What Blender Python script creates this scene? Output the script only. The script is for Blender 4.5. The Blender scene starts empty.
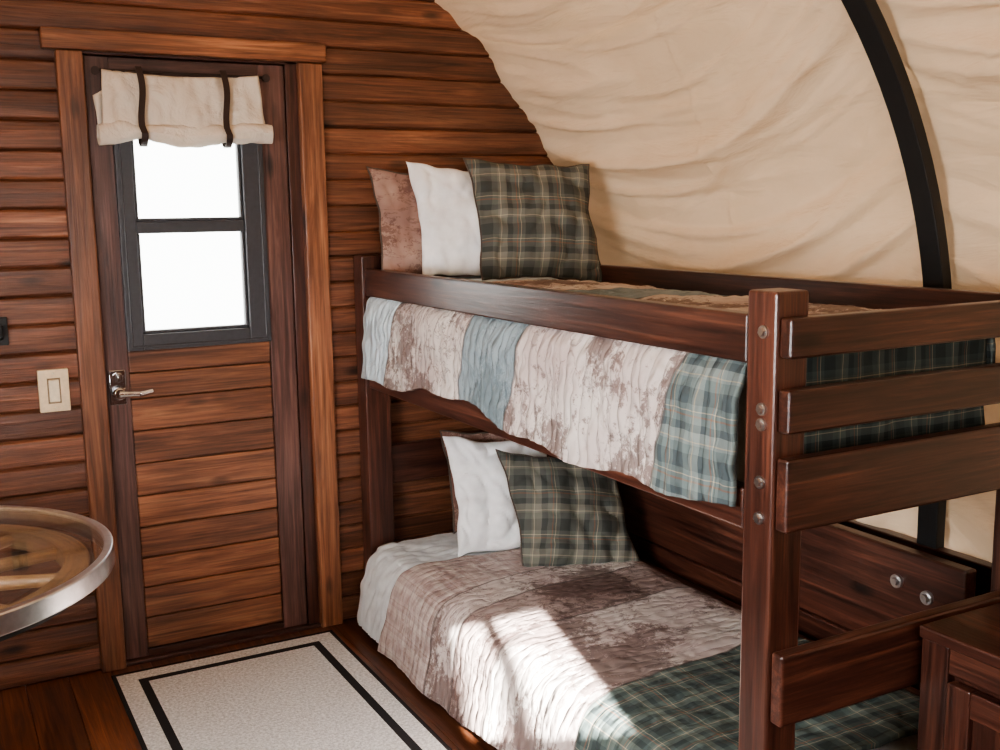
import bpy, bmesh, random
from math import *
from mathutils import Vector, Matrix, noise
random.seed(7)
C=bpy.context; COL=C.collection

# ------------------------------------------------------------ materials
def newmat(name):
    m=bpy.data.materials.new(name); m.use_nodes=True
    nt=m.node_tree; return m,nt,nt.nodes['Principled BSDF'],nt.nodes['Material Output']
def N(nt,t,**k):
    n=nt.nodes.new(t)
    for a,b in k.items(): setattr(n,a,b)
    return n
def ramp(nt,stops,interp='LINEAR'):
    r=N(nt,'ShaderNodeValToRGB'); cr=r.color_ramp; cr.interpolation=interp
    while len(cr.elements)<len(stops): cr.elements.new(.5)
    for e,(p,c) in zip(cr.elements,stops):
        e.position=p; e.color=(c[0],c[1],c[2],1) if not isinstance(c,(int,float)) else (c,c,c,1)
    return r
def attr(nt,name): 
    a=N(nt,'ShaderNodeAttribute'); a.attribute_name=name; return a
def mapping(nt,src,scale,loc=(0,0,0)):
    m=N(nt,'ShaderNodeMapping'); m.inputs['Scale'].default_value=scale; m.inputs['Location'].default_value=loc
    nt.links.new(src,m.inputs[0]); return m.outputs[0]
def noisen(nt,vec,scale=1,detail=4,rough=.6,dist=0):
    n=N(nt,'ShaderNodeTexNoise'); n.inputs['Scale'].default_value=scale;n.inputs['Detail'].default_value=detail
    n.inputs['Roughness'].default_value=rough;n.inputs['Distortion'].default_value=dist
    nt.links.new(vec,n.inputs['Vector']); return n
def mix(nt,fac,a,b,mode='MIX'):
    m=N(nt,'ShaderNodeMix',data_type='RGBA',blend_type=mode)
    for k,v in ((0,fac),(6,a),(7,b)):
        s=m.inputs[k]
        if hasattr(v,'links'): nt.links.new(v,s)
        elif isinstance(v,(int,float)): s.default_value=v if k==0 else (v,v,v,1)
        else: s.default_value=(v[0],v[1],v[2],1)
    return m.outputs[2]
def bump(nt,bsdf,h,strength=.3,dist=.01):
    b=N(nt,'ShaderNodeBump'); b.inputs['Strength'].default_value=strength;b.inputs['Distance'].default_value=dist
    nt.links.new(h,b.inputs['Height']); nt.links.new(b.outputs[0],bsdf.inputs['Normal'])
def math_(nt,op,a,b=0.,c=None):
    m=N(nt,'ShaderNodeMath',operation=op)
    for i,v in enumerate((a,b,c)):
        if v is None: continue
        if hasattr(v,'links'): nt.links.new(v,m.inputs[i])
        else: m.inputs[i].default_value=v
    return m.outputs[0]

def wood(name,dark,mid,light,rough=.35,knots=True,bumps=.35,coat=.25):
    m,nt,b,o=newmat(name)
    g=attr(nt,'gco').outputs['Vector']; rn=attr(nt,'rnd').outputs['Fac']
    n1=noisen(nt,mapping(nt,g,(1.3,22,22)),1.6,6,.68,.9)
    n2=noisen(nt,mapping(nt,g,(4,150,150)),1,3,.6,.2)
    r=ramp(nt,[(.3,dark),(.5,mid),(.72,light)]); nt.links.new(n1.outputs[0],r.inputs[0])
    f=ramp(nt,[(.35,.62),(.65,1.12)]); nt.links.new(n2.outputs[0],f.inputs[0])
    col=mix(nt,1,r.outputs[0],f.outputs[0],'MULTIPLY')
    if knots:
        v=N(nt,'ShaderNodeTexVoronoi'); v.inputs['Scale'].default_value=1
        nt.links.new(mapping(nt,g,(3.4,9,9)),v.inputs['Vector'])
        k=ramp(nt,[(.05,.10),(.11,.5),(.17,1)]); nt.links.new(v.outputs['Distance'],k.inputs[0])
        col=mix(nt,.9,col,k.outputs[0],'MULTIPLY')
    n3=noisen(nt,mapping(nt,g,(2.5,5,5)),1,2,.5)
    s=ramp(nt,[(.3,.6),(.7,1.15)]); nt.links.new(n3.outputs[0],s.inputs[0])
    col=mix(nt,1,col,s.outputs[0],'MULTIPLY')
    rr=ramp(nt,[(0,.68),(1,1.18)]); nt.links.new(rn,rr.inputs[0])
    col=mix(nt,1,col,rr.outputs[0],'MULTIPLY')
    nt.links.new(col,b.inputs['Base Color'])
    b.inputs['Roughness'].default_value=rough
    b.inputs['Coat Weight'].default_value=coat; b.inputs['Coat Roughness'].default_value=.3
    h=math_(nt,'ADD',n1.outputs[0],math_(nt,'MULTIPLY',n2.outputs[0],.5))
    bump(nt,b,h,bumps,.004)
    return m
def plain(name,c,rough=.5,metal=0.,bs=0,scale=60):
    m,nt,b,o=newmat(name); b.inputs['Base Color'].default_value=(*c,1);b.inputs['Roughness'].default_value=rough;b.inputs['Metallic'].default_value=metal
    tc=N(nt,'ShaderNodeTexCoord'); n=noisen(nt,tc.outputs['Object'],scale,3)
    r=ramp(nt,[(.3,[x*.88 for x in c]),(.7,[min(1,x*1.08) for x in c])]); nt.links.new(n.outputs[0],r.inputs[0]); nt.links.new(r.outputs[0],b.inputs['Base Color'])
    if bs: bump(nt,b,n.outputs[0],bs,.003)
    return m
M_wall=wood('wall_wood',(.085,.029,.015),(.225,.083,.042),(.40,.175,.094),.40,True,1.,.2)
M_case=wood('casing_wood',(.12,.042,.020),(.31,.120,.058),(.50,.225,.113),.42,True,.5,.15)
M_door=wood('door_wood',(.11,.039,.020),(.30,.115,.057),(.48,.215,.108),.42,True,.5,.15)
M_stile=wood('door_stile_wood',(.060,.028,.024),(.15,.068,.053),(.27,.135,.105),.42,True,.4,.15)
M_bed=wood('bed_wood',(.028,.010,.007),(.082,.028,.018),(.185,.070,.042),.34,True,.25,.3)
M_floor=wood('floor_wood',(.05,.017,.009),(.17,.058,.027),(.29,.115,.054),.35)
M_wheel=wood('wheel_wood',(.34,.16,.07),(.62,.34,.16),(.78,.52,.29),.4)
M_black=plain('black_hoop_paint',(.010,.0095,.0095),.55)
M_frame=plain('window_frame_bronze',(.055,.055,.062),.4)
M_dark=plain('dark_backing',(.012,.006,.004),.8)
M_chrome=plain('chrome',(.75,.75,.77),.15,1.)
M_steel=plain('brushed_steel',(.72,.72,.73),.28,1.)
M_plate=plain('switch_plate_ivory',(.78,.62,.42),.4)
M_white=plain('white_cotton',(.90,.90,.90),.85,0,.4,14)
M_sheet=plain('pale_sheet',(.70,.74,.76),.85,0,.4,14)
M_strap=plain('dark_strap',(.03,.014,.010),.6)
M_matt=plain('mattress_ticking',(.6,.6,.58),.9)
def glassmat():
    m,nt,b,o=newmat('clear_glass'); nt.nodes.remove(b)
    t=N(nt,'ShaderNodeBsdfTransparent'); t.inputs[0].default_value=(.95,.97,.96,1)
    g=N(nt,'ShaderNodeBsdfGlossy'); g.inputs['Roughness'].default_value=.04
    lw=N(nt,'ShaderNodeLayerWeight'); lw.inputs[0].default_value=.5
    f=math_(nt,'MULTIPLY_ADD',math_(nt,'POWER',lw.outputs['Facing'],3.),.8,.05)
    x=N(nt,'ShaderNodeMixShader'); nt.links.new(f,x.inputs[0]);nt.links.new(t.outputs[0],x.inputs[1]);nt.links.new(g.outputs[0],x.inputs[2]);nt.links.new(x.outputs[0],o.inputs[0]); return m
M_glass=glassmat()
def canvasmat(name,c,tr):
    m,nt,b,o=newmat(name)
    tc=N(nt,'ShaderNodeTexCoord')
    n=noisen(nt,tc.outputs['Object'],2.2,5,.6); r=ramp(nt,[(.3,[c[0]*.86,c[1]*.82,c[2]*.76]),(.7,c)]); nt.links.new(n.outputs[0],r.inputs[0]); nt.links.new(r.outputs[0],b.inputs['Base Color'])
    b.inputs['Roughness'].default_value=.9
    n2=noisen(nt,mapping(nt,tc.outputs['Object'],(10,2.6,10)),1,5,.55,.6)
    bump(nt,b,n2.outputs[0],.55,.035)
    t=N(nt,'ShaderNodeBsdfTranslucent'); t.inputs[0].default_value=(c[0],c[1]*.84,c[2]*.66,1)
    x=N(nt,'ShaderNodeMixShader'); x.inputs[0].default_value=tr
    nt.links.new(b.outputs[0],x.inputs[1]);nt.links.new(t.outputs[0],x.inputs[2]);nt.links.new(x.outputs[0],o.inputs[0]); return m
M_canvas=canvasmat('wagon_canvas',(.72,.565,.41),.025)
M_shade=canvasmat('shade_canvas',(.84,.77,.68),.15)

def plaid_color(nt,vec,pitch=.11,tint=(1,1,1),pal=None):
    sep=N(nt,'ShaderNodeSeparateXYZ'); nt.links.new(vec,sep.inputs[0])
    T=(.110*tint[0],.118*tint[1],.102*tint[2]); D=(.048*tint[0],.053*tint[1],.050*tint[2]); G=(.185*tint[0],.180*tint[1],.150*tint[2]); L=(.46,.40,.29); Bn=(.24,.125,.080)
    if pal: T,D,G,L,Bn=pal
    outs=[]
    for i in (0,1):
        fr=math_(nt,'FRACT',math_(nt,'ADD',math_(nt,'DIVIDE',sep.outputs[i],pitch),10.3))
        r=ramp(nt,[(0,D),(.16,T),(.30,G),(.34,L),(.36,G),(.5,D),(.62,T),(.72,Bn),(.75,T),(.80,L),(.815,T),(.9,D)],'CONSTANT')
        nt.links.new(fr,r.inputs[0]); outs.append(r.outputs[0])
    return mix(nt,.5,outs[0],outs[1])
def plaidmat(name,pitch=.11,tint=(1,1,1)):
    m,nt,b,o=newmat(name); g=attr(nt,'gco').outputs['Vector']
    nt.links.new(plaid_color(nt,g,pitch,tint),b.inputs['Base Color']); b.inputs['Roughness'].default_value=.9
    n=noisen(nt,g,45,3); bump(nt,b,n.outputs[0],.3,.003); return m
M_plaid=plaidmat('plaid_fabric',.135,(1.08,1.06,1.03))
def motif(nt,g,cream,pink,brown,sc=1.):
    """woodland print: brown foliage blotches and branches on a mottled cream/pink ground"""
    big=noisen(nt,mapping(nt,g,(3.2*sc,3.2*sc,3)),1,2,.5); 
    a=noisen(nt,mapping(nt,g,(24*sc,24*sc,9)),1,6,.8,.2)
    mk=math_(nt,'ADD',math_(nt,'MULTIPLY',big.outputs[0],.58),math_(nt,'MULTIPLY',a.outputs[0],.42))
    r=ramp(nt,[(.50,0),(.525,1)]); nt.links.new(mk,r.inputs[0])
    c=noisen(nt,mapping(nt,g,(4*sc,4*sc,3),(7,3,1)),1,3,.5); r2=ramp(nt,[(.40,0),(.60,1)]); nt.links.new(c.outputs[0],r2.inputs[0])
    base=mix(nt,r2.outputs[0],cream,pink)
    w=noisen(nt,mapping(nt,g,(4*sc,9*sc,5),(2,9,4)),1,5,.65,.8); rw=ramp(nt,[(.485,0),(.495,1),(.505,1),(.515,0)]); nt.links.new(w.outputs[0],rw.inputs[0])
    col=mix(nt,math_(nt,'MULTIPLY',r.outputs[0],.75),base,brown)
    return mix(nt,math_(nt,'MULTIPLY',rw.outputs[0],.5),col,[x*.8 for x in brown])
def quiltmat(name,bands,axis=1,slant=0.,bs=1.,bd=.018,sc=(30,50,30)):
    m,nt,b,o=newmat(name); g=attr(nt,'gco').outputs['Vector']
    sep=N(nt,'ShaderNodeSeparateXYZ'); nt.links.new(g,sep.inputs[0])
    wob=noisen(nt,mapping(nt,g,(4,4,4)),1,1)
    coord=math_(nt,'ADD',sep.outputs[axis],math_(nt,'MULTIPLY',math_(nt,'SUBTRACT',wob.outputs[0],.5),.04))
    coord=math_(nt,'ADD',coord,math_(nt,'MULTIPLY',sep.outputs[0],slant))
    pr=motif(nt,g,(.62,.56,.52),(.50,.41,.385),(.14,.085,.074))
    chk=plaid_color(nt,g,.075,pal=((.50,.40,.37),(.36,.26,.24),(.60,.53,.49),(.66,.62,.58),(.24,.14,.12)))
    kinds={'print':pr,
           'check':mix(nt,.65,pr,chk),
           'dusk':motif(nt,g,(.38,.30,.275),(.29,.21,.19),(.090,.048,.041)),
           'plaid':plaid_color(nt,g,.12,(1.25,1.5,1.7)),
           'dplaid':plaid_color(nt,g,.12,(.75,.95,1.0)),
           'teal':motif(nt,g,(.27,.33,.36),(.21,.265,.29),(.14,.185,.205)),
           'pale':motif(nt,g,(.64,.74,.80),(.56,.66,.72),(.46,.54,.60))}
    col=kinds[bands[0][1]]; seams=None
    for s,k in bands[1:]:
        f=math_(nt,'GREATER_THAN',coord,s); col=mix(nt,f,col,kinds[k])
        sm=math_(nt,'LESS_THAN',math_(nt,'ABSOLUTE',math_(nt,'SUBTRACT',coord,s)),.004); col=mix(nt,math_(nt,'MULTIPLY',sm,.6),col,(.07,.055,.05))
        seams=sm if seams is None else math_(nt,'MAXIMUM',seams,sm)
    nt.links.new(col,b.inputs['Base Color']); b.inputs['Roughness'].default_value=.85
    v=N(nt,'ShaderNodeTexVoronoi',feature='SMOOTH_F1'); v.inputs['Scale'].default_value=1
    dn=noisen(nt,g,9,2); vm=N(nt,'ShaderNodeVectorMath',operation='MULTIPLY_ADD'); nt.links.new(dn.outputs['Color'],vm.inputs[0]); vm.inputs[1].default_value=(.05,.05,.05); nt.links.new(g,vm.inputs[2])
    nt.links.new(mapping(nt,vm.outputs[0],sc),v.inputs['Vector'])
    # stitched quilting rows
    s2=N(nt,'ShaderNodeSeparateXYZ'); nt.links.new(vm.outputs[0],s2.inputs[0])
    row=math_(nt,'ABSOLUTE',math_(nt,'SINE',math_(nt,'MULTIPLY',s2.outputs[1],pi/.034)))
    h=math_(nt,'ADD',v.outputs['Distance'],math_(nt,'MULTIPLY',math_(nt,'POWER',row,.5),.45))
    h=math_(nt,'SUBTRACT',h,seams)
    bump(nt,b,h,bs,bd)
    return m

# ------------------------------------------------------------ mesh builder
class MB:
    def __init__(s): s.v=[];s.f=[];s.g=[];s.r=[];s.m=[]
    def add(s,vs,fs,gco,rnd,mi=0):
        o=len(s.v); s.v+=[tuple(v) for v in vs]; s.g+=gco; s.r+=[rnd]*len(vs)
        s.f+=[tuple(i+o for i in f) for f in fs]; s.m+=[mi]*len(fs)
    def box(s,x0,x1,y0,y1,z0,z1,grain=0,mi=0,mat=None):
        vs=[Vector((x,y,z)) for x in(x0,x1) for y in(y0,y1) for z in(z0,z1)]
        fs=[(0,1,3,2),(4,6,7,5),(0,4,5,1),(2,3,7,6),(0,2,6,4),(1,5,7,3)]
        off=random.uniform(0,50)
        perm={0:(0,1,2),1:(1,0,2),2:(2,0,1)}[grain]
        g=[(v[perm[0]]+off,v[perm[1]]+off*.37,v[perm[2]]+off*.11) for v in vs]
        if mat is not None: vs=[mat@v for v in vs]
        s.add(vs,fs,g,random.random(),mi)
    def cyl(s,p0,p1,r0,r1=None,n=20,mi=0):
        r1=r0 if r1 is None else r1
        p0=Vector(p0);p1=Vector(p1);d=(p1-p0).normalized();a=d.orthogonal().normalized();b=d.cross(a)
        vs=[];g=[];off=random.uniform(0,50)
        for p,r,t in((p0,r0,0),(p1,r1,(p1-p0).length)):
            for i in range(n):
                an=2*pi*i/n; vs.append(p+a*cos(an)*r+b*sin(an)*r); g.append((t+off,cos(an)*r+off,sin(an)*r))
        fs=[(i,(i+1)%n,n+(i+1)%n,n+i) for i in range(n)]+[tuple(range(n-1,-1,-1)),tuple(range(n,2*n))]
        s.add(vs,fs,g,random.random(),mi)
    def ring(s,c,ri,ro,z0,z1,n=96,mi=0):
        vs=[];g=[];off=random.uniform(0,50)
        for r,z in((ri,z0),(ro,z0),(ro,z1),(ri,z1)):
            for i in range(n):
                a=2*pi*i/n; vs.append((c[0]+r*cos(a),c[1]+r*sin(a),z)); g.append((a*r+off,r,z))
        fs=[]
        for k in range(4):
            for i in range(n): fs.append((k*n+i,k*n+(i+1)%n,((k+1)%4)*n+(i+1)%n,((k+1)%4)*n+i))
        s.add(vs,fs,g,random.random(),mi)
    def grid(s,fn,nu,nv,gfn=None,mi=0,rnd=.5):
        vs=[];g=[]
        for i in range(nu+1):
            for j in range(nv+1):
                p,gc=fn(i/nu,j/nv); vs.append(p); g.append(gc)
        fs=[(i*(nv+1)+j,(i+1)*(nv+1)+j,(i+1)*(nv+1)+j+1,i*(nv+1)+j+1) for i in range(nu) for j in range(nv)]
        s.add(vs,fs,g,rnd,mi)
    def obj(s,name,mats,bevel=0,smooth=False,parent=None,solid=0,weld=False,loc=None):
        me=bpy.data.meshes.new(name); me.from_pydata(s.v,[],s.f)
        a=me.attributes.new('gco','FLOAT_VECTOR','POINT'); a.data.foreach_set('vector',[c for v in s.g for c in v])
        a=me.attributes.new('rnd','FLOAT','POINT'); a.data.foreach_set('value',s.r)
        for m in mats: me.materials.append(m)
        me.polygons.foreach_set('material_index',s.m)
        bm=bmesh.new();bm.from_mesh(me)
        if weld: bmesh.ops.remove_doubles(bm,verts=bm.verts,dist=.0005)
        bmesh.ops.recalc_face_normals(bm,faces=bm.faces);bm.to_mesh(me);bm.free()
        o=bpy.data.objects.new(name,me);COL.objects.link(o)
        if smooth: me.shade_smooth(); me.set_sharp_from_angle(angle=radians(50))
        if solid:
            md=o.modifiers.new('s','SOLIDIFY');md.thickness=solid;md.offset=0
        if bevel:
            md=o.modifiers.new('b','BEVEL');md.width=bevel;md.segments=2;md.limit_method='ANGLE';md.angle_limit=radians(40)
        if parent: o.parent=parent
        return o
def empty(name,loc=(0,0,0)):
    e=bpy.data.objects.new(name,None); COL.objects.link(e); e.location=loc; e.empty_display_size=.1; return e
def fbm(x,y,z=0,o=3): return noise.fractal(Vector((x,y,z)),1.0,2.0,o)
def P(o,par):
    o.parent=par; o.matrix_parent_inverse=Matrix.Translation(-Vector(par.location)); return o

# ------------------------------------------------------------ wagon shell
CX,CZ,R=.77,.95,1.40
YR=-4.25
def xlim(z,r=1.42):
    if z<=CZ: return r
    d=r*r-(z-CZ)**2
    return sqrt(d) if d>0 else 0
def siding(name,y,face,holes,mat):
    mb=MB(); pitch=.083; z=0; k=0
    while z<2.36:
        z1=z+pitch; prof=[]
        ts=[(0,-.001),(.04,.0045),(.09,.0075),(.3,.0085),(.5,.0088),(.7,.0085),(.91,.0070),(.96,.0035),(1,-.001)]
        nseg=len(ts)-1
        for t,bul in ts:
            prof.append((y-face*bul,z+.0004+t*(pitch-.0008)))
        prof+=[(y+face*.03,z1-.0004),(y+face*.03,z+.0004)]
        w=min(xlim(z+.0),1.44)
        segs=[[CX-w,CX+w]]
        for (hx0,hx1,hz0,hz1) in holes:
            if z1>hz0+.02 and z<hz1-.02:
                ns=[]
                for a,b in segs:
                    if a<hx0<b: ns.append([a,hx0]); 
                    if a<hx1<b: ns.append([hx1,b])
                    if not(a<hx0<b or a<hx1<b): ns.append([a,b])
                segs=ns
        for a,b in segs:
            if b-a<.02: continue
            nx=max(2,int((b-a)/.05)); off=random.uniform(0,60); vs=[];g=[];n=len(prof)
            jy=random.uniform(-.0015,.0015)
            for i in range(nx+1):
                for j,(py,pz) in enumerate(prof):
                    x=a+(b-a)*i/nx
                    l=xlim(pz); x=max(CX-l,min(CX+l,x))
                    wv=.0022*noise.noise(Vector((x*4,k*3.3,j*.2)))
                    vs.append((x,py+jy+(wv if j<=nseg else 0),pz)); g.append((x+off,pz+off*.3,py))
            fs=[]
            for i in range(nx):
                for j in range(n): fs.append((i*n+j,i*n+(j+1)%n,(i+1)*n+(j+1)%n,(i+1)*n+j))
            fs+= [tuple(range(n)),tuple(nx*n+j for j in range(n-1,-1,-1))]
            mb.add(vs,fs,g,random.random())
        z=z1;k+=1
    o=mb.obj(name,[mat],smooth=True); o.data.set_sharp_from_angle(angle=radians(28)); return o
def backing(name,y0,y1,hole,par,r=1.42):  # unseen dark panel added to stop light leaking between siding boards
    hx0,hx1,hz0,hz1=hole; mb=MB(); n=60; top=CZ+r
    zs=sorted(set([0,hz0,hz1]+[top*i/n for i in range(n+1)]))
    for a,b in zip(zs,zs[1:]):
        l=xlim(a if r>1.45 else b,r)
        if l<=0: continue
        m_=(a+b)/2
        if hz0<m_<hz1:
            mb.box(CX-l,hx0,y0,y1,a,b);mb.box(hx1,CX+l,y0,y1,a,b)
        else: mb.box(CX-l,CX+l,y0,y1,a,b)
    o=mb.obj(name,[M_dark]); o.parent=par
wb=siding('wall_back',0.0,1,[(.455,1.095,-.1,1.86)],M_wall)
backing('wall_light_block',.012,.05,(.452,1.098,0,1.86),wb)
wf=siding('wall_front',YR,-1,[(.265,.605,1.43,1.87)],M_wall)
backing('wall_light_block',YR-.06,YR-.012,(.340,.600,1.47,1.82),wf,1.52)
mb=MB()
mb.box(.26,.62,YR-.005,YR+.03,1.40,1.47,0);mb.box(.26,.62,YR-.005,YR+.03,1.82,1.92,0);mb.box(.24,.340,YR-.005,YR+.03,1.40,1.92,2);mb.box(.600,.66,YR-.005,YR+.03,1.40,1.92,2);mb.box(.418,.446,YR-.03,YR+.02,1.47,1.82,2)
mb.obj('window_1',[M_case],.003)
# floor
mb=MB(); x=CX-1.44
while x<CX+1.44:
    mb.box(x+.0006,min(x+.1194,CX+1.44),YR-.03,.03,-.03,0,1); x+=.12
fl=mb.obj('floor',[M_floor],.001)
mb=MB(); mb.box(CX-1.45,CX+1.45,YR-.06,.06,-.06,-.031); o=mb.obj('floor_light_block',[M_dark]); o.parent=fl  # added under the planks to keep outside light out of the gaps
for nm,sx in(('wall_right',1),('wall_left',-1)):
    mb=MB(); z=0
    for hgt in(.19,.18,.17):
        xx=CX+sx*1.40; mb.box(min(xx,xx+sx*.035),max(xx,xx+sx*.035),YR,-.016,z+.001,z+hgt-.002,1); z+=hgt
    mb.obj(nm,[M_bed],.003)
# canvas cover
HOOPS=[-.01,-1.57,-3.1,YR]
def ridge(n,k,p): return max(0,1-abs(n)*k)**p
def canvas(u,v):
    y=.015+(YR-.03)*v
    L1=.48; La=pi*R; tot=2*L1+La; s=u*tot
    Rx=R+.022*min(1,max(0,-y)/.5)
    if s<L1: px,pz,nx,nz=Rx,CZ-(L1-s),1,0
    elif s>L1+La: px,pz,nx,nz=-Rx,CZ-(s-L1-La),-1,0
    else:
        a=(s-L1)/R; nx,nz=cos(a),sin(a); px=Rx*nx; pz=CZ+R*nz
    for a,b in zip(HOOPS,HOOPS[1:]):
        if y>=b or b==HOOPS[-1]: t=(a-y)/(a-b); break
    t=max(0,min(1,t)); sag=4*t*(1-t)
    # long folds: fan out from the timber wall, droop between the hoops
    sw=s*(1-.16*t)+.20*sag+.04*noise.noise(Vector((s*1.1,y*.9,9)))
    m1=.5+.9*noise.noise(Vector((s*1.7+3,y*1.2,2.2))); m1=max(.3,min(1,m1+.4))
    m2=max(.15,min(1,.55+1.2*noise.noise(Vector((s*2.3,y*1.6,7.2)))))
    f=ridge(noise.noise(Vector((sw*4.3,y*.35,3.1))),3.0,1.2)*m1
    f2=ridge(noise.noise(Vector((sw*9+.4*y,y*.6,8.4))),3.2,1.2)*m2
    f3=ridge(noise.noise(Vector((sw*17-1.3*y,y*1.4,1.7))),3.6,1.2)*(1.15-m2)
    f4=ridge(noise.noise(Vector((sw*6+3.2*y,y*1.8,4.7))),6.,1.2)*m2*m1
    soft=noise.noise(Vector((sw*2.6,y*.7,5.5)))+.4*noise.noise(Vector((sw*7,y*1.3,1.5)))
    edge=min(1,.30+sag*1.3)
    d=.008+.044*min(1,max(0,-y)/.5)-.008*sag+edge*(.046*soft-.056*f-.036*f2-.015*f3-.010*f4)
    for ys in(-.82,-2.3): d-=.005*exp(-((y-ys)/.007)**2)
    if y>-.14: d+=-(.020*abs(sin(s*8.5+1.3*sin(s*3)))**.7+.014*noise.noise(Vector((s*14,0,2))))*(1-max(0,-y)/.14)
    return Vector((CX+px+nx*d,y,pz+nz*d)),(s,y,0)
mb=MB(); mb.grid(canvas,600,380)
mb.obj('ceiling',[M_canvas],smooth=False).data.shade_smooth()
RX,RZ=1.424,1.402
for i,hy in enumerate(HOOPS[1:3]):
    mb=MB(); n=64; pts=[(RX,.02)]+[(RX,.3+.65*k/6) for k in range(7)]+[(RX*cos(pi*k/n),CZ+RZ*sin(pi*k/n)) for k in range(1,n)]+[(-RX,.95-.65*k/6) for k in range(7)]+[(-RX,.02)]
    vs=[];g=[]
    for k,(px,pz) in enumerate(pts):
        a=pts[max(0,k-1)];b=pts[min(len(pts)-1,k+1)];t=Vector((b[0]-a[0],b[1]-a[1])).normalized();nr=Vector((t[1],-t[0]))
        for r,yy in((-.022,-.030),(.010,-.030),(.010,.030),(-.022,.030)):
            vs.append((CX+px+nr[0]*r,hy+yy,pz+nr[1]*r));g.append((0,0,0))
    fs=[(k*4+j,k*4+(j+1)%4,(k+1)*4+(j+1)%4,(k+1)*4+j) for k in range(len(pts)-1) for j in range(4)]
    mb.add(vs,fs,g,.5); mb.obj('canopy_hoop',[M_black],.003,smooth=False)

# ------------------------------------------------------------ door
door=empty('door_1',(.765,0,0))
mb=MB()
mb.box(.462,.530,.002,.04,.012,1.845,2); mb.box(.970,1.052,.002,.04,.012,1.845,2)
mb.box(.530,.970,.004,.04,1.66,1.845,0)
P(mb.obj('stiles',[M_stile],.003),door)
mb=MB(); zs=[.035,.135,.235,.330,.430,.530,.632,.735,.835,.915,.985]
for a,b in zip(zs,zs[1:]): mb.box(.531,.969,.008,.035,a+.0015,b-.0015,0)
P(mb.obj('lower_boards',[M_door],.004),door)
mb=MB(); mb.box(.455,1.095,.036,.055,.0,.99,0); mb.box(.455,.53,.041,.055,.99,1.855);mb.box(.965,1.095,.041,.055,.99,1.855);mb.box(.5,1.0,.041,.055,1.66,1.855)
P(mb.obj('door_light_block',[M_dark]),door)  # added behind the door boards to block light through their joints
mb=MB(); mb.box(.530,.970,.0,.04,.012,.035,0); mb.box(1.054,1.094,-.004,.06,0,1.86,2); mb.box(.452,.461,-.004,.06,0,1.86,2); mb.box(.452,1.094,-.004,.06,1.848,1.862,0); mb.box(.452,1.094,-.02,.06,0,.012,0)
P(mb.obj('jamb',[M_bed],.002),door)
mb=MB()
x0,x1,z0,z1=.528,.969,.985,1.665; w=.048; xr=.902
mb.box(x0,x0+w,-.016,.03,z0,z1,2);mb.box(xr,x1,-.016,.03,z0,z1,2);mb.box(x0+w,xr,-.016,.03,z0,z0+w,0);mb.box(x0+w,xr,-.016,.03,z1-w,z1,0)
mb.box(x0+w,xr,-.010,.03,1.335,1.370,0)
for a,b in((z0+w,1.335),(1.370,z1-w)):
    mb.box(x0+w,x0+w+.010,-.004,.02,a,b,2);mb.box(xr-.010,xr,-.004,.02,a,b,2);mb.box(x0+w,xr,-.004,.02,a,a+.010,0)
mb.box(x0+.012,x0+.018,-.020,-.014,z0+.01,z1,2);mb.box(x1-.018,x1-.012,-.020,-.014,z0+.01,z1,2);mb.box(x0+.012,x1-.012,-.020,-.014,z0+.01,z0+.016,0)
P(mb.obj('window_frame',[M_frame],.003),door)
mb=MB(); mb.box(x0+w,xr,.010,.014,z0+w,z1-w,0); P(mb.obj('window_glass',[M_glass]),door)
mb=MB()
mb.box(.470,.517,-.007,.004,.825,.930,2)
mb.cyl((.494,-.004,.862),(.494,-.030,.862),.014); mb.cyl((.494,-.030,.862),(.494,-.042,.862),.020,.016)
mb.cyl((.492,-.038,.862),(.550,-.040,.858),.0105,.009); mb.cyl((.550,-.040,.858),(.590,-.034,.864),.009,.007)
mb.cyl((.494,-.006,.908),(.494,-.014,.908),.015); mb.box(.490,.498,-.034,-.012,.897,.919,2)
P(mb.obj('lever_handle',[M_chrome],.0015,smooth=True),door)
mb=MB()
mb.box(.385,.458,-.034,-.004,0,1.853,2); mb.box(1.090,1.167,-.034,-.004,0,1.853,2); mb.box(.350,1.180,-.040,-.004,1.855,1.912,0)
mb.obj('trim_1',[M_case],.005)

# rolled canvas shade over the window
shade=empty('roller_shade',(.75,-.03,1.7))
SX=(.605,.850)
mb=MB()
def sh(u,v):
    x=.500+.465*u + .012*(v-.5)*(1 if u>.5 else -1)
    z=1.805-.18*v -.012*sin(u*pi)*(1-v)
    puff=.012+.034*(v**.7)
    wr=.014*fbm(x*14,z*9,2)+.007*noise.noise(Vector((x*40,z*12,4)))
    for xs in SX: wr+= .012*exp(-((x-xs)/.02)**2)
    return Vector((x,-.012-puff+wr,z)),(x,z,0)
mb.grid(sh,60,26)
P(mb.obj('panel',[M_shade],smooth=True,solid=.004),shade)
mb=MB()
def roll(u,v):
    x=.482+.505*u; a=2*pi*v; r=.028*(1+.30*fbm(x*9,a,1)); 
    for xs in SX: r*=1-.22*exp(-((x-xs)/.018)**2)
    zc=1.622+.006*sin(u*9)+.006*u
    return Vector((x,-.048-r*cos(a),zc+r*sin(a)*1.05)),(x,a*r,0)
mb.grid(roll,70,20)
P(mb.obj('roll',[M_shade],smooth=True,weld=True),shade)
mb=MB()
def tail(u,v):
    x=.478+.05*u+.012*v; return Vector((x,-.030-.008*sin(u*6+v*3),1.73-.13*v+.03*u)),(x,v,0)
mb.grid(tail,8,14); P(mb.obj('tail',[M_shade],smooth=True,solid=.004),shade)
mb=MB()
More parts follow.
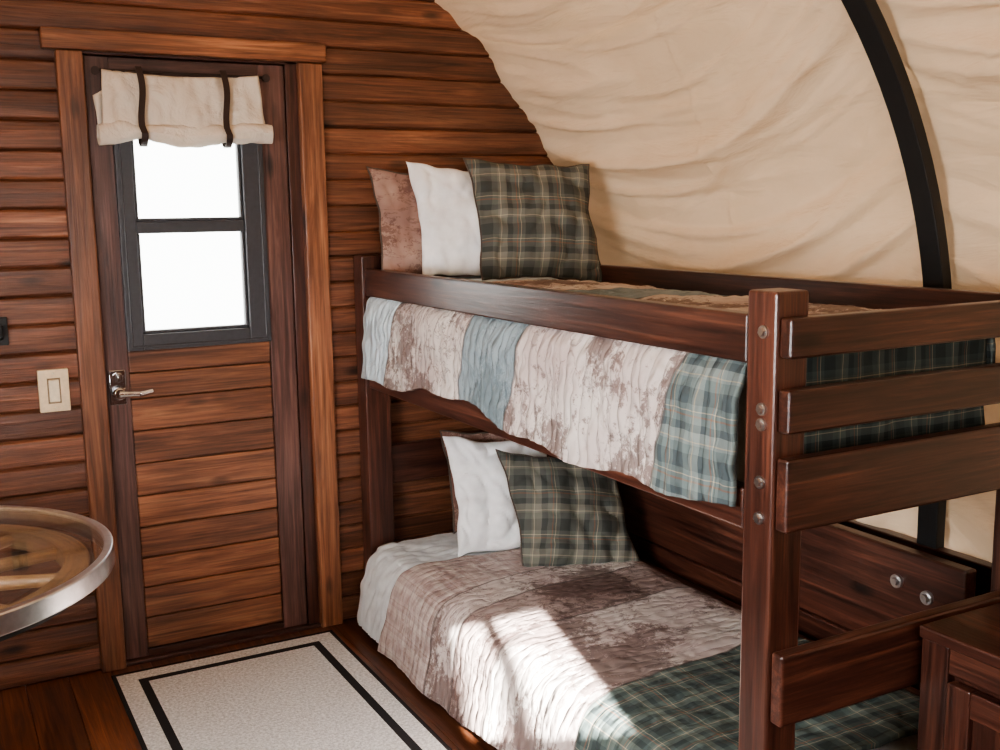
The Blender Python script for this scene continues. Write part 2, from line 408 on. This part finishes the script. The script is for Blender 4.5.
for xs in SX:
    def st(u,v,xs=xs):
        if v<.55:
            t=v/.55; return Vector((xs-.009+.018*u+.006*sin(t*5),-.040-.040*t**.8,1.815-.173*t)),(0,0,0)
        a=(v-.55)/.45*pi*1.1; return Vector((xs-.009+.018*u,-.052-.036*cos(a-.2),1.625-.036*sin(a-.2))),(0,0,0)
    mb.grid(st,2,24)
P(mb.obj('straps',[M_strap],solid=.004),shade)
mb=MB()
for xs in(.488,.985): mb.cyl((xs,-.003,1.800),(xs,-.03,1.800),.006);mb.cyl((xs,-.03,1.800),(xs,-.034,1.800),.012)
mb.cyl((.488,-.018,1.803),(.985,-.018,1.803),.004)
P(mb.obj('hooks',[M_strap]),shade)

# switch
sw=empty('light_switch',(.315,-.02,.885))
mb=MB(); mb.box(.272,.356,-.024,-.008,.825,.950,2); P(mb.obj('plate',[M_plate],.003),sw)
mb=MB(); mb.box(.296,.332,-.0255,-.022,.850,.925,2); P(mb.obj('rocker_well',[plain('rocker_gap',(.25,.17,.09),.5)]),sw)
mb=MB(); mb.box(.300,.328,-.031,-.022,.855,.920,2); mb.cyl((.314,-.022,.938),(.314,-.026,.938),.003);mb.cyl((.314,-.022,.837),(.314,-.026,.837),.003); P(mb.obj('rocker',[plain('rocker_ivory',(.85,.74,.56),.35)],.002),sw)
mb=MB(); mb.box(.165,.205,-.028,-.008,1.03,1.11,2); mb.cyl((.185,-.025,1.05),(.185,-.06,1.06),.006); mb.cyl((.185,-.06,1.06),(.185,-.065,1.09),.006)
mb.obj('coat_hook',[M_black],.002)

# ------------------------------------------------------------ rug
def rugmat():
    m,nt,b,o=newmat('rug_wool'); tc=N(nt,'ShaderNodeTexCoord')
    v=N(nt,'ShaderNodeTexVoronoi'); v.inputs['Scale'].default_value=240; nt.links.new(tc.outputs['Object'],v.inputs['Vector'])
    n=noisen(nt,tc.outputs['Object'],120,3); r=ramp(nt,[(.35,(.52,.51,.50)),(.65,(.84,.83,.82))]); nt.links.new(n.outputs[0],r.inputs[0])
    nt.links.new(r.outputs[0],b.inputs['Base Color']); b.inputs['Roughness'].default_value=.95; bump(nt,b,v.outputs['Distance'],.5,.004); return m
rug=empty('area_rug',(.75,-.8,0))
mb=MB(); X0,X1,Y0,Y1=.405,1.105,-1.55,-.085
mb.box(X0,X1,Y0,Y1,.0005,.009); P(mb.obj('field',[rugmat()],.003),rug)
mb=MB()
def band(a,w,z):
    x0,x1,y0,y1=X0+a,X1-a,Y0+a,Y1-a
    mb.box(x0,x1,y0,y0+w,.004,z);mb.box(x0,x1,y1-w,y1,.004,z);mb.box(x0,x0+w,y0+w,y1-w,.004,z);mb.box(x1-w,x1,y0+w,y1-w,.004,z)
band(-.001,.012,.0102); band(.066,.026,.0098)
P(mb.obj('border',[plain('rug_black',(.014,.013,.015),.9,0,.4,200)],.001),rug)

# ------------------------------------------------------------ bunk bed
bed=empty('bunk_bed',(1.63,-.98,0))
BX0,BX1=1.262,1.985; YF,YB=-1.985,-.020; PW=.074
mb=MB()
mb.box(BX0,BX0+PW,YF,YF+PW,0,1.25,2); mb.box(1.958,2.022,YF,YF+PW,0,1.25,2)
mb.box(BX0-.010,BX0-.010+.09,YB-PW,YB,0,1.25,2); mb.box(BX1-PW+.02,BX1+.02,YB-PW,YB,0,1.25,2)
P(mb.obj('posts',[M_bed],.005),bed)
mb=MB()
for x in((BX0+.002,BX0+.036),(BX1-.030,BX1+.004)):
    mb.box(x[0],x[1],YF+PW+.001,YB-PW-.001,1.12,1.207,1); mb.box(x[0],x[1],YF+PW+.001,YB-PW-.001,.8175,.893,1)
mb.box(BX1-.030,BX1,YF+.1,YB-.08,.12,.26,1); mb.box(BX0+.04,BX0+.07,YF+PW+.001,YB-PW-.001,.06,.17,1)
P(mb.obj('side_rails',[M_bed],.004),bed)
mb=MB()
for z in((1.138,1.207),(1.008,1.084),(.834,.964),(.477,.611)):
    mb.box(BX0+.006,2.030,YF-.030,YF-.001,z[0],z[1],0)
    mb.box(BX0+.082,BX1-PW-.002,YB-.055,YB-.026,z[0],z[1],0)
P(mb.obj('end_rails',[M_bed],.005),bed)
mb=MB(); y=YF+.12
while y<YB-.16: mb.box(BX0+.038,BX1-.038,y,y+.07,.835,.853,0); mb.box(BX0+.07,BX1-.03,y,y+.07,.13,.148,0); y+=.16
P(mb.obj('slats',[M_bed],.002),bed)
mb=MB()
for z in(1.18,1.045,1.018,.915,.850): 
    yb=YF+.030
    mb.cyl((BX0+.001,yb,z),(BX0-.004,yb,z),.0115); mb.cyl((BX0-.004,yb,z),(BX0-.009,yb,z),.0085,.007,6)
P(mb.obj('bolts',[M_steel],0,smooth=False),bed)

def mattress(name,x0,x1,y0,y1,z0,z1):
    mb=MB(); mb.box(x0,x1,y0,y1,z0,z1); o=mb.obj(name,[M_matt]); md=o.modifiers.new('b','BEVEL');md.width=.035;md.segments=4
    o.data.shade_smooth(); return o
mattress('mattress',1.305,1.930,-1.89,-.125,.854,1.125)
mattress('mattress',1.270,1.940,-1.89,-.125,.150,.255)

def drape(name,path,y0,y1,mat,bot=None,nu=130,nv=260,amp=.006,ravel=0,solid=.012,skew=0,fine=.8):
    L=[0]
    for a,b in zip(path,path[1:]): L.append(L[-1]+hypot(b[0]-a[0],b[1]-a[1]))
    def at(s):
        s=max(0,min(L[-1],s))
        for i in range(len(path)-1):
            if s<=L[i+1]+1e-9:
                t=(s-L[i])/(L[i+1]-L[i])
                p=[Vector(path[max(0,i-1)]),Vector(path[i]),Vector(path[i+1]),Vector(path[min(len(path)-1,i+2)])]
                return .5*((2*p[1])+(p[2]-p[0])*t+(2*p[0]-5*p[1]+4*p[2]-p[3])*t*t+(3*p[1]-p[0]-3*p[2]+p[3])*t**3)
        return Vector(path[-1])
    def fn(u,v):
        yy0=y0-skew*u
        d=v*(yy0-y1); y=yy0-d; d=y0-y
        s0=0 if bot is None else bot(y)
        s=s0+(L[-1]-s0)*(u**1.15)
        p=at(s); e=.02; pa=at(s-e);pb=at(s+e); t=(pb-pa).normalized(); nr=Vector((-t[1],t[0]))
        q=fbm(s*9,y*9,1.3)+.6*noise.noise(Vector((s*26,y*22,5)))*fine+fine*noise.noise(Vector((s*22,y*60,2)))
        x,z=p[0]+nr[0]*amp*q,p[1]+nr[1]*amp*q
        side=max(0,1-s/max(.001,s0+.28))
        x-=ravel*side*(.5+.5*sin(y*17+2*noise.noise(Vector((y*3,0,0)))))
        return Vector((x,y,z)),(s,d,0)
    mb=MB(); mb.grid(fn,nu,nv); return mb.obj(name,[mat],smooth=True,solid=solid)
Q1=quiltmat('quilt_upper_fabric',[(0,'pale'),(.20,'print'),(.68,'teal'),(.96,'print'),(1.56,'plaid')],slant=-.18,bs=.85,bd=.015)
pathU=[(1.246,.835),(1.248,.90),(1.250,.98),(1.254,1.06),(1.272,1.104),(1.305,1.128),(1.35,1.153),(1.45,1.163),(1.62,1.167),(1.80,1.160),(1.90,1.14),(1.935,1.10),(1.94,1.0)]
drape('quilt',pathU,-.115,-1.902,Q1,bot=lambda y:.042+.016*sin(y*6)+.007*sin(y*19)-.034*max(0,min(1,(-y-.9)/.8)),amp=.0065,ravel=.016)
mb=MB()
def foot(u,v):
    x=1.345+.57*u; z=1.155-.32*v
    return Vector((x,-1.900-.010*fbm(x*8,z*6,3),z)),(x,1.72+v*.32,0)
mb.grid(foot,60,30)
o=mb.obj('quilt_foot_drop',[plaidmat('quilt_plaid',.10,(.6,.75,.8))],smooth=True,solid=.008)
o.parent=bpy.data.objects['quilt']
Q2=quiltmat('quilt_lower_fabric',[(0,'check'),(.36,'print'),(.50,'dusk'),(.72,'print'),(1.12,'dplaid')],slant=.10,bs=.65,bd=.010,sc=(34,52,30))
pathL=[(1.185,.012),(1.195,.08),(1.208,.16),(1.222,.225),(1.25,.268),(1.31,.287),(1.42,.293),(1.60,.295),(1.80,.292),(1.90,.285),(1.945,.26)]
drape('quilt',pathL,-.34,-1.900,Q2,amp=.006,ravel=.016,skew=.12,bot=lambda y:.01+.03*max(0,sin(y*5+1)),fine=.4)
pathS=[(1.200,.03),(1.207,.12),(1.220,.18),(1.236,.232),(1.265,.264),(1.32,.277),(1.6,.282),(1.85,.279),(1.93,.25)]
drape('bed_sheet',pathS,-.118,-.57,M_sheet,amp=.007,ravel=.014,nv=70)

# ------------------------------------------------------------ pillows
def pillow(name,w,h,t,loc,yaw,lean,roll,mat,seed=0,piping=None,shear=0):
    n=56; mb=MB()
    M=Matrix.Rotation(radians(yaw),4,'Z')@Matrix.Rotation(radians(lean),4,'X')@Matrix.Rotation(radians(roll),4,'Y')
    def warp(u,v):
        x=u*w/2*(1-.10*(1-v*v)); z=v*h/2*(1-.10*(1-u*u))
        return x+shear*z+.012*noise.noise(Vector((v*2.2,seed,u))), z+.016*noise.noise(Vector((u*2.2,seed+5,v)))
    for side in(-1,1):
        def fn(a,b,side=side):
            u=2*a-1;v=2*b-1; u=sin(u*pi/2)*.6+u*.4; v=sin(v*pi/2)*.6+v*.4
            x,z=warp(u,v)
            th=t/2*(max(0,(1-u*u)*(1-v*v)))**.46
            th*=1+.25*fbm(x*6+seed,z*6,side*2+seed)
            cr=ridge(noise.noise(Vector((x*8+seed,z*8,side+4))),3.2,1.2)+.6*ridge(noise.noise(Vector((x*16+seed,z*13,side+9))),3.2,1.2)
            r=(.006*noise.noise(Vector((x*22+seed,z*22,side)))-.015*cr)*min(1,th*30)
            return Vector((x,side*(th+r),z-.01*(1-v)*th*4)),(x,z,seed)
        mb.grid(fn,n,n)
    o=mb.obj(name,[mat],smooth=True,weld=True)
    o.data.shade_smooth()
    o.matrix_world=Matrix.Translation(loc)@M
    if piping:
        cu=bpy.data.curves.new('piping','CURVE');cu.dimensions='3D';cu.bevel_depth=.0035
        sp=cu.splines.new('POLY');pts=[]
        for k in range(4):
            for i in range(16):
                q=-1+2*i/16
                u,v=[(q,-1),(1,q),(-q,1),(-1,-q)][k]
                x,z=warp(u,v); pts.append((x,0,z))
        sp.points.add(len(pts)-1)
        for p,q in zip(sp.points,pts): p.co=(*q,1)
        sp.use_cyclic_u=True; cu.materials.append(piping)
        c=bpy.data.objects.new('piping',cu);COL.objects.link(c);c.parent=o
    return o
M_pip=plain('dark_piping',(.10,.075,.06),.8)
m,nt,b,o_=newmat('woodland_print'); g=attr(nt,'gco').outputs['Vector']; nt.links.new(motif(nt,g,(.42,.28,.23),(.31,.185,.15),(.15,.075,.058),1.8),b.inputs['Base Color']); b.inputs['Roughness'].default_value=.9; M_brown=m
pillow('patterned_pillow',.35,.36,.10,(1.468,-.140,1.343),-8,-8,3,M_brown,3,M_pip,-.12)
pillow('white_pillow',.35,.38,.13,(1.575,-.215,1.350),-12,-12,4,M_white,5,None,-.14)
pillow('plaid_pillow',.42,.40,.16,(1.768,-.330,1.352),-14,-14,3,M_plaid,9,M_pip,-.12)
pillow('patterned_pillow',.26,.35,.06,(1.640,-.17,.476),-6,-8,2,M_brown,13,M_pip,-.1)
pillow('white_pillow',.36,.39,.14,(1.615,-.37,.468),-14,-16,4,M_white,15,None,-.12)
pillow('white_pillow',.26,.26,.10,(1.88,-.35,.405),-8,-22,8,M_white,25)
pillow('plaid_pillow',.39,.39,.16,(1.735,-.585,.438),-16,-22,6,M_plaid,19,M_pip,-.24)

# ------------------------------------------------------------ side timber with bolts behind the bed
mb=MB(); mb.box(2.04,2.08,-1.79,-.05,.30,.56,1); mb.box(2.04,2.08,-1.79,-.05,0,.295,1)
sb=mb.obj('wagon_side_board',[M_bed],.006)
mb=MB()
for y,z in((-1.60,.480),(-1.69,.466)): mb.cyl((2.041,y,z),(2.032,y,z),.017);mb.cyl((2.032,y,z),(2.024,y,z),.011,.009,6)
o=mb.obj('bolts',[M_steel]); o.parent=sb

# ------------------------------------------------------------ cabinet at the foot of the bed
cab=empty('storage_cabinet',(1.80,-2.4,0))
cx0,cx1,cy0,cy1=1.60,2.02,-3.0,-2.035
mb=MB(); mb.box(cx0-.010,cx1,cy0-.01,cy1,.588,.612,1); P(mb.obj('top',[M_bed],.004),cab)
mb=MB(); mb.box(cx0+.02,cx1,cy0,cy1,.04,.588,2); P(mb.obj('carcass',[M_bed],.002),cab)
mb=MB()
for a,b in((cy1-.060,cy1),(-2.55,-2.48),(cy0,cy0+.065)): mb.box(cx0,cx0+.022,a,b,.0,.587,2)
mb.box(cx0+.001,cx0+.022,cy0+.065,cy1-.060,.535,.587,1);mb.box(cx0+.001,cx0+.022,cy0+.065,cy1-.060,.03,.10,1)
P(mb.obj('face_frame',[M_bed],.003),cab)
mb=MB()
for a,b in((-2.47,cy1-.068),(cy0+.075,-2.56)):
    mb.box(cx0-.012,cx0+.01,a,a+.05,.11,.525,2);mb.box(cx0-.012,cx0+.01,b-.05,b,.11,.525,2);mb.box(cx0-.011,cx0+.01,a+.05,b-.05,.475,.525,1);mb.box(cx0-.011,cx0+.01,a+.05,b-.05,.11,.16,1);mb.box(cx0-.002,cx0+.01,a+.05,b-.05,.16,.475,2)
P(mb.obj('doors',[M_bed],.003),cab)

# ------------------------------------------------------------ wagon-wheel glass table
tb=empty('wagon_wheel_table',(-.13,-1.07,0)); c=(-.13,-1.07)
mb=MB(); mb.cyl((*c,.728),(*c,.737),.415,n=96); P(mb.obj('glass_top',[M_glass]),tb)
mb=MB(); mb.ring(c,.413,.432,.702,.742); P(mb.obj('metal_rim',[M_steel],.003,smooth=True),tb)
mb=MB(); mb.ring(c,.335,.385,.675,.712); 
for i in range(12):
    a=2*pi*i/12+.2; mb.cyl((c[0]+.05*cos(a),c[1]+.05*sin(a),.694),(c[0]+.34*cos(a),c[1]+.34*sin(a),.694),.017,.012,12)
mb.cyl((*c,.655),(*c,.722),.060,.052,24)
P(mb.obj('wheel',[M_wheel],.002,smooth=True),tb)
mb=MB(); mb.ring(c,.385,.393,.678,.709); P(mb.obj('iron_tyre',[M_black],smooth=True),tb)
mb=MB(); mb.cyl((*c,.04),(*c,.66),.055,.045,24)
for i in range(4):
    a=pi/2*i+.5; mb.cyl((c[0],c[1],.16),(c[0]+.27*cos(a),c[1]+.27*sin(a),.022),.026,.020,12)
for i in range(3):
    a=2*pi*i/3; mb.cyl((c[0],c[1],.5),(c[0]+.36*cos(a),c[1]+.36*sin(a),.68),.014,.012,12)
mb.cyl((*c,.0),(*c,.05),.07,n=24)
P(mb.obj('pedestal',[M_bed],.002,smooth=True),tb)

# ------------------------------------------------------------ light
try:
    C.scene.view_settings.look='AgX - Medium High Contrast'
except Exception: pass
w=bpy.data.worlds.new('sky'); C.scene.world=w; w.use_nodes=True
bg=w.node_tree.nodes['Background']; bg.inputs[0].default_value=(1,.98,.96,1); bg.inputs[1].default_value=8
sun=bpy.data.lights.new('sun','SUN'); sun.energy=110; sun.angle=radians(.5); sun.color=(1,.96,.90)
so=bpy.data.objects.new('sun',sun);COL.objects.link(so); so.rotation_euler=Vector((.25,1,-.45)).to_track_quat('-Z','Y').to_euler(); so.location=(-1,-6,4)
def area(name,loc,target,sx,sy,e,col,spread=180):
    l=bpy.data.lights.new(name,'AREA');l.shape='RECTANGLE';l.size=sx;l.size_y=sy;l.energy=e;l.color=col;l.spread=radians(spread)
    o=bpy.data.objects.new(name,l);COL.objects.link(o);o.location=loc;o.rotation_euler=(Vector(target)-Vector(loc)).to_track_quat('-Z','Y').to_euler();return o
area('rear_fill_light',(.3,-4.15,1.35),(1.0,-1.4,.6),1.0,.7,24,(1,.97,.94))  # added soft fill from behind the camera, larger than the rear opening
area('side_fill_light',(-.52,-2.1,1.15),(1.1,-1.3,.6),.7,.4,30,(.96,.98,1.0),130)  # added fill from the left; no opening exists in that wall

# ------------------------------------------------------------ camera
yaw,pitch,roll=radians(28.4848),radians(8.9263),radians(.7911)
F=Vector((sin(yaw)*cos(pitch),cos(yaw)*cos(pitch),-sin(pitch)));Rv=Vector((cos(yaw),-sin(yaw),0));U=Rv.cross(F)
R2=cos(roll)*Rv-sin(roll)*U; U2=cos(roll)*U+sin(roll)*Rv
cam=bpy.data.cameras.new('camera');cam.lens=1061.92/1000*36;cam.sensor_width=36
co=bpy.data.objects.new('camera',cam);COL.objects.link(co)
M=Matrix((R2,U2,-F)).transposed().to_4x4(); M.translation=Vector((0,-3.3289,1.3956)); co.matrix_world=M
cam.clip_start=.05
C.scene.camera=co
